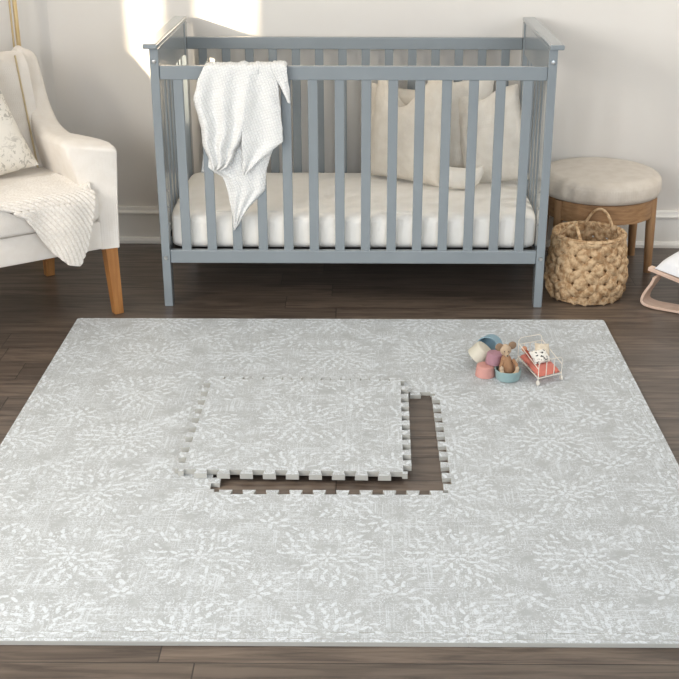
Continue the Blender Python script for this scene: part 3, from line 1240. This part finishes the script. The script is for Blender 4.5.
def bez(p, n=10):
    out = []
    for k in range(0, len(p) - 1, 3):
        a, b_, c, d = [Vector(q) for q in p[k:k + 4]]
        for i in range(n + (1 if k + 4 >= len(p) else 0)):
            t = i / n
            out.append(a * (1 - t) ** 3 + b_ * 3 * t * (1 - t) ** 2 + c * 3 * t * t * (1 - t) + d * t ** 3)
    return out


def yring(b, pathfn, n): pass


# the loop: comes down from the seat rail, sweeps round at the floor and runs on to the right
b = BM()
pth = bez([(0.012, 0.118), (0.008, 0.085), (-0.028, 0.055), (-0.026, 0.022), (-0.024, 0.004), (0.02, 0.006), (0.08, 0.006), (0.25, 0.006), (0.42, 0.010), (0.60, 0.03)], 12)
rings = []
for i, p in enumerate(pth):
    a_, c_ = pth[max(0, i - 1)], pth[min(len(pth) - 1, i + 1)]
    tg_ = (c_ - a_).normalized()
    n = Vector((-tg_.y, tg_.x))
    yy = 0.0 + 0.20 * min(1, max(0, (p.x - 0.02) / 0.25)) * 0.15
    rings.append([Vector((p.x + n.x * s * 0.005 , yy + y, p.y + n.y * s * 0.005)) for s, y in ((1, -0.034), (1, 0.034), (-1, 0.034), (-1, -0.034))])
loft(b, rings)
obj('bent_leg', b, M_birch, bo, Vector((0, -0.005, 0.001)), (0, 0, R(-8)), bevel=0.0015, smooth=40)
b = BM()
strap(b, [(-0.022, 0.139), (0.0, 0.136), (0.10, 0.118), (0.25, 0.10), (0.45, 0.10), (0.6, 0.12)], 0.030, 0.014)
obj('seat_rail', b, M_birch, bo, None, (0, 0, R(-10)), bevel=0.002)
b = BM()
strap(b, [(0.02, 0.139), (0.10, 0.120), (0.25, 0.102), (0.45, 0.102), (0.6, 0.12)], 0.030, 0.014, 0.30)
obj('seat_rail', b, M_birch, bo, None, (0, 0, R(-10)), bevel=0.002)
b = BM()
strap(b, [(p.x, p.y) for p in pth], 0.05, 0.01, 0.30)
obj('bent_leg', b, M_birch, bo, Vector((0.02, 0, 0.001)), (0, 0, R(-8)), bevel=0.0015, smooth=40)
b = BM()


def padf(u, v):
    x = 0.002 + 0.58 * u
    y = lerp(-0.012, 0.30, v)
    k = max(0.0, (1 - (2 * v - 1) ** 6)) ** 0.5 * min(1, u / 0.06) ** 0.5 * min(1, (1 - u) / 0.05) ** 0.5
    zb = interp([(0.0, 0.146), (0.10, 0.131), (0.25, 0.112), (0.45, 0.112), (0.6, 0.13)], x)[0]
    return (x, y, zb + 0.042 * k + 0.003 * nz(x * 20, y * 20, 1) * k)


grid(b, padf, 50, 30)


def padb(u, v):
    p = padf(u, v)
    x = p[0]
    return (x, p[1], interp([(0.0, 0.146), (0.10, 0.131), (0.25, 0.112), (0.45, 0.112), (0.6, 0.13)], x)[0] - 0.001)


grid(b, padb, 50, 30)
bmesh.ops.remove_doubles(b, verts=b.verts, dist=0.0003)
obj('seat_pad', b, M_white, bo, None, (0, 0, R(-10)), smooth=180)

# ------------------------------------------------------------------ toys on the mat
ZT_ = TT


def cup_bm(r, h, wall=0.004, taper=0.90):
    b = BM()
    rb = r * taper
    lathe(b, [(0, 0), (rb - 0.003, 0), (rb, 0.003), (r, h - 0.001), (r - 0.001, h), (r - wall + 0.001, h), (r - wall, h - 0.001), (rb - wall, wall), (0, wall)], 36)
    return b


def cup(label, col, r, h, loc, rot):
    m = simple('cup_' + str(col[0]) + str(col[2]), col, tuple(int(c * 0.96) for c in col), 20, 0.55, 0.3)
    o = obj('stacking_cup', cup_bm(r, h), m, None, loc, rot, smooth=35)
    return tag(o, label, 'stacking cup', 'stacking cups heaped on the mat')


cup('teal stacking cup standing upright with the toy mouse in it', (146, 170, 171), 0.041, 0.034, (0.528, 1.336, ZT_ + 0.0005), (0, 0, 0))
cup('salmon pink stacking cup upside down at the bottom of the heap', (206, 152, 142), 0.031, 0.036, (0.460, 1.360, ZT_ + 0.0365), (PI, 0, 0))
cup('mauve stacking cup upside down on top of the heap', (166, 126, 136), 0.027, 0.036, (0.489, 1.372, ZT_ + 0.0365 + 0.0365), (PI, R(4), 0))
cup('cream stacking cup tipped on its side at the left of the heap', (206, 200, 184), 0.036, 0.044, (0.466, 1.430, ZT_ + 0.063), Vector((-0.62, 0.10, -0.78)).to_track_quat('Z', 'Y').to_euler())
cup('blue stacking cup on its side at the back, open end showing', (138, 166, 180), 0.040, 0.046, (0.498, 1.515, ZT_ + 0.041), (R(88), 0, R(-28)))

M_mouse = weave_mat('mouse_plush', (192, 170, 146), (176, 152, 127), 900, 0.3)
M_mear = simple('mouse_ear', (146, 120, 98), rough=0.9)
M_mdress = simple('mouse_suit', (166, 128, 98), (150, 114, 86), 60, 0.9)
mo = thing('toy_mouse', 'tan plush toy mouse with round ears sitting in the teal cup', 'soft toy', (0.528, 1.342, ZT_ + 0.005))
mo.scale = (1.22, 1.22, 1.34)
b = BM()
lathe(b, [(0, 0.0), (0.016, 0.002), (0.020, 0.012), (0.018, 0.030), (0.012, 0.048), (0.007, 0.056), (0, 0.058)], 20)
obj('body', b, M_mdress, mo, (0, 0, 0), (0, R(-8), 0), smooth=180)
b = BM()
ellipsoid(b, (0, 0, 0), (0.0145, 0.015, 0.0135), 20, 14)
ellipsoid(b, (0.001, -0.014, -0.004), (0.006, 0.009, 0.0055), 12, 8)
hd = obj('head', b, M_mouse, mo, (-0.009, -0.003, 0.068), (R(10), 0, R(4)), smooth=180)
for s in (-1, 1):
    b = BM()
    ellipsoid(b, (0, 0, 0), (0.0105, 0.003, 0.0105), 18, 10)
    obj('ear', b, M_mear, hd, (s * 0.0165, 0.001, 0.009 + 0.002 * s), (0, R(18 * s), 0), smooth=180)
b = BM()
for s in (-1, 1): ellipsoid(b, (s * 0.0055, -0.0135, 0.003), (0.0013, 0.0013, 0.0013), 8, 6)
ellipsoid(b, (0.001, -0.0225, -0.003), (0.002, 0.002, 0.0016), 8, 6)
obj('eyes_and_nose', b, M_dark, hd, smooth=180)
for s in (-1, 1):
    b = BM()
    tube(b, [(s * 0.010, -0.006, 0.046), (s * 0.019, -0.012, 0.034), (s * 0.021, -0.018, 0.022)], [0.0042, 0.0045, 0.005], 8)
    obj('arm', b, M_mdress, mo, smooth=180)
    b = BM()
    tube(b, [(s * 0.009, -0.012, 0.008), (s * 0.016, -0.024, 0.014), (s * 0.020, -0.028, 0.028)], [0.006, 0.0055, 0.005], 8)
    ellipsoid(b, (s * 0.020, -0.029, 0.031), (0.005, 0.0045, 0.006), 10, 8)
    obj('leg', b, M_mouse, mo, smooth=180)

# wire doll bed on wheels
M_wire = simple('white_wire', (232, 226, 214), rough=0.4)
M_wirel = simple('cream_wire', (215, 205, 185), rough=0.4)
M_coral = weave_mat('coral_cotton', (213, 130, 114), (202, 117, 103), 900, 0.3)
Z0 = 0.036
FLc, BLc, FRc, BRc = Vector((0.614, 1.283, 0)), Vector((0.573, 1.455, 0)), Vector((0.692, 1.326, 0)), Vector((0.651, 1.490, 0))
cen = (FLc + BLc + FRc + BRc) / 4
wb = thing('doll_bed', 'tiny white wire doll bed on wheels standing on the mat', 'toy', (cen.x, cen.y, ZT_))


def L_(v, z): return Vector((v.x - cen.x, v.y - cen.y, z - ZT_))


WR = 0.0013


def wires(name, segs, r=WR, m=M_wire):
    b = BM()
    for s in segs: tube(b, s, r, 7)
    return obj(name, b, m, wb, smooth=60)


wires('base_frame', [[L_(FLc, Z0), L_(BLc, Z0)], [L_(BLc, Z0), L_(BRc, Z0)], [L_(BRc, Z0), L_(FRc, Z0)], [L_(FRc, Z0), L_(FLc, Z0)]] +
      [[L_(FLc.lerp(BLc, t), Z0), L_(FRc.lerp(BRc, t), Z0)] for t in (0.2, 0.4, 0.6, 0.8)], 0.0016)


def arch(A, B, z0, z1, r=0.014):
    d = (B - A).normalized()
    pts = [L_(A, z0), L_(A, z1 - r)]
    for i in range(1, 6):
        a = PI / 2 * i / 5
        pts.append(L_(A + d * (r - r * math.cos(a)), z1 - r + r * math.sin(a)))
    for i in range(0, 5):
        a = PI / 2 * i / 5
        pts.append(L_(B - d * (r - r * math.sin(a)), z1 - r + r * math.cos(a)))
    pts += [L_(B, z1 - r), L_(B, z0)]
    return pts


HB_, FB_ = 0.100, 0.092
wires('headboard', [arch(BLc, BRc, Z0, HB_)] + [[L_(BLc.lerp(BRc, t), Z0), L_(BLc.lerp(BRc, t), 0.078)] for t in (0.25, 0.5, 0.75)] + [[L_(BLc, 0.078), L_(BRc, 0.078)]])
wires('footboard', [arch(FLc, FRc, Z0, FB_)] + [[L_(FLc.lerp(FRc, t), Z0), L_(FLc.lerp(FRc, t), FB_)] for t in (0.33, 0.66)])
wires('side_rail', [[L_(FLc, 0.066), L_(BLc, 0.082)]])
wires('side_rail', [[L_(FRc, 0.066), L_(BRc, 0.082)]])
for v, w_ in ((FLc, 1), (FRc, 1), (BLc, 1), (BRc, 1)):
    b = BM()
    lathe(b, [(0, -0.003), (0.0075, -0.003), (0.0085, 0), (0.0075, 0.003), (0, 0.003)], 18)
    M3 = Matrix.Rotation(PI / 2, 3, 'Y')
    for q in b.verts: q.co = M3 @ q.co
    wobj = obj('wheel', b, M_wire, wb, L_(v, ZT_ + 0.0088), (0, 0, R(13)), smooth=40)
    b = BM()
    tube(b, [(0, 0, 0), (0, 0, Z0 - ZT_ - 0.0088)], 0.0013, 6)
    obj('fork', b, M_wire, wobj)
b = BM()
ax = (BLc - FLc).normalized()
ay = (FRc - FLc).normalized()


def padm(u, v, top):
    k = (max(0, 1 - (2 * u - 1) ** 8) * max(0, 1 - (2 * v - 1) ** 8)) ** 0.4
    p = FLc.lerp(BLc, 0.03 + 0.94 * u).lerp(FRc.lerp(BRc, 0.03 + 0.94 * u), 0.04 + 0.92 * v)
    z = Z0 + 0.002 + (0.011 * k + 0.001 * nz(u * 8, v * 8) if top else 0)
    return (p.x, p.y, z)


grid(b, lambda u, v: padm(u, v, True), 24, 20)
grid(b, lambda u, v: padm(u, v, False), 24, 20)
bmesh.ops.remove_doubles(b, verts=b.verts, dist=0.0002)
o = obj('doll_mattress', b, M_coral, None, smooth=60)
tag(o, 'small coral mattress pad lying in the wire doll bed', 'toy mattress')


def spot_mat():
    m = Nd('spotted_cotton', 0.9, 0.1)
    v = m.coord()
    n = m.noise(v, 110.0, 1.0)
    m.color(m.mix(m.step(n, 0.58, 0.62), lin((232, 228, 220)), lin((40, 36, 36))))
    return m.m


M_spot = spot_mat()
pm = (FLc * 0.55 + BLc * 0.45).lerp(FRc * 0.55 + BRc * 0.45, 0.55)
b = pillow_bm(0.060, 0.050, 0.026, 18, rough=0.0015, seed=3)
o = obj('doll_pillow', b, M_spot, None, smooth=180)
o.rotation_euler = (Matrix.Rotation(R(25), 4, 'Z') @ Matrix.Rotation(R(-60), 4, 'X')).to_euler()
o.location = (pm.x + 0.002, pm.y - 0.020, Z0 + 0.019)
tag(o, 'tiny white pillow with black spots on the coral doll mattress', 'toy pillow')
b = pillow_bm(0.050, 0.040, 0.024, 18, rough=0.0015, seed=5)
o = obj('doll_pillow', b, simple('cream_cotton', (222, 210, 190), (205, 190, 168), 80, 0.9), None, smooth=180)
o.rotation_euler = (Matrix.Rotation(R(20), 4, 'Z') @ Matrix.Rotation(R(-35), 4, 'X') @ Matrix.Rotation(R(10), 4, 'Y')).to_euler()
o.location = (pm.x + 0.004, pm.y + 0.020, Z0 + 0.026)
tag(o, 'tiny plain cream pillow behind the spotted one in the doll bed', 'toy pillow')
# little doll in rust coloured clothes at the head of the bed
pd = BLc.lerp(BRc, 0.22) * 0.86 + FLc.lerp(FRc, 0.22) * 0.14
dl = thing('small_doll', 'tiny rust red doll lying at the head of the wire bed', 'soft toy', (pd.x, pd.y, Z0 + 0.013), R(-65))
b = BM()
tube(b, [(0.030, 0, 0.006), (0.012, 0.0, 0.008), (-0.002, 0, 0.012)], [0.007, 0.0085, 0.005], 12)
obj('body', b, simple('rust_cotton', (170, 80, 60), rough=0.9), dl, smooth=180)
b = BM()
ellipsoid(b, (-0.011, 0, 0.016), (0.009, 0.009, 0.009), 14, 10)
obj('head', b, simple('doll_skin', (206, 150, 120), rough=0.8), dl, smooth=180)
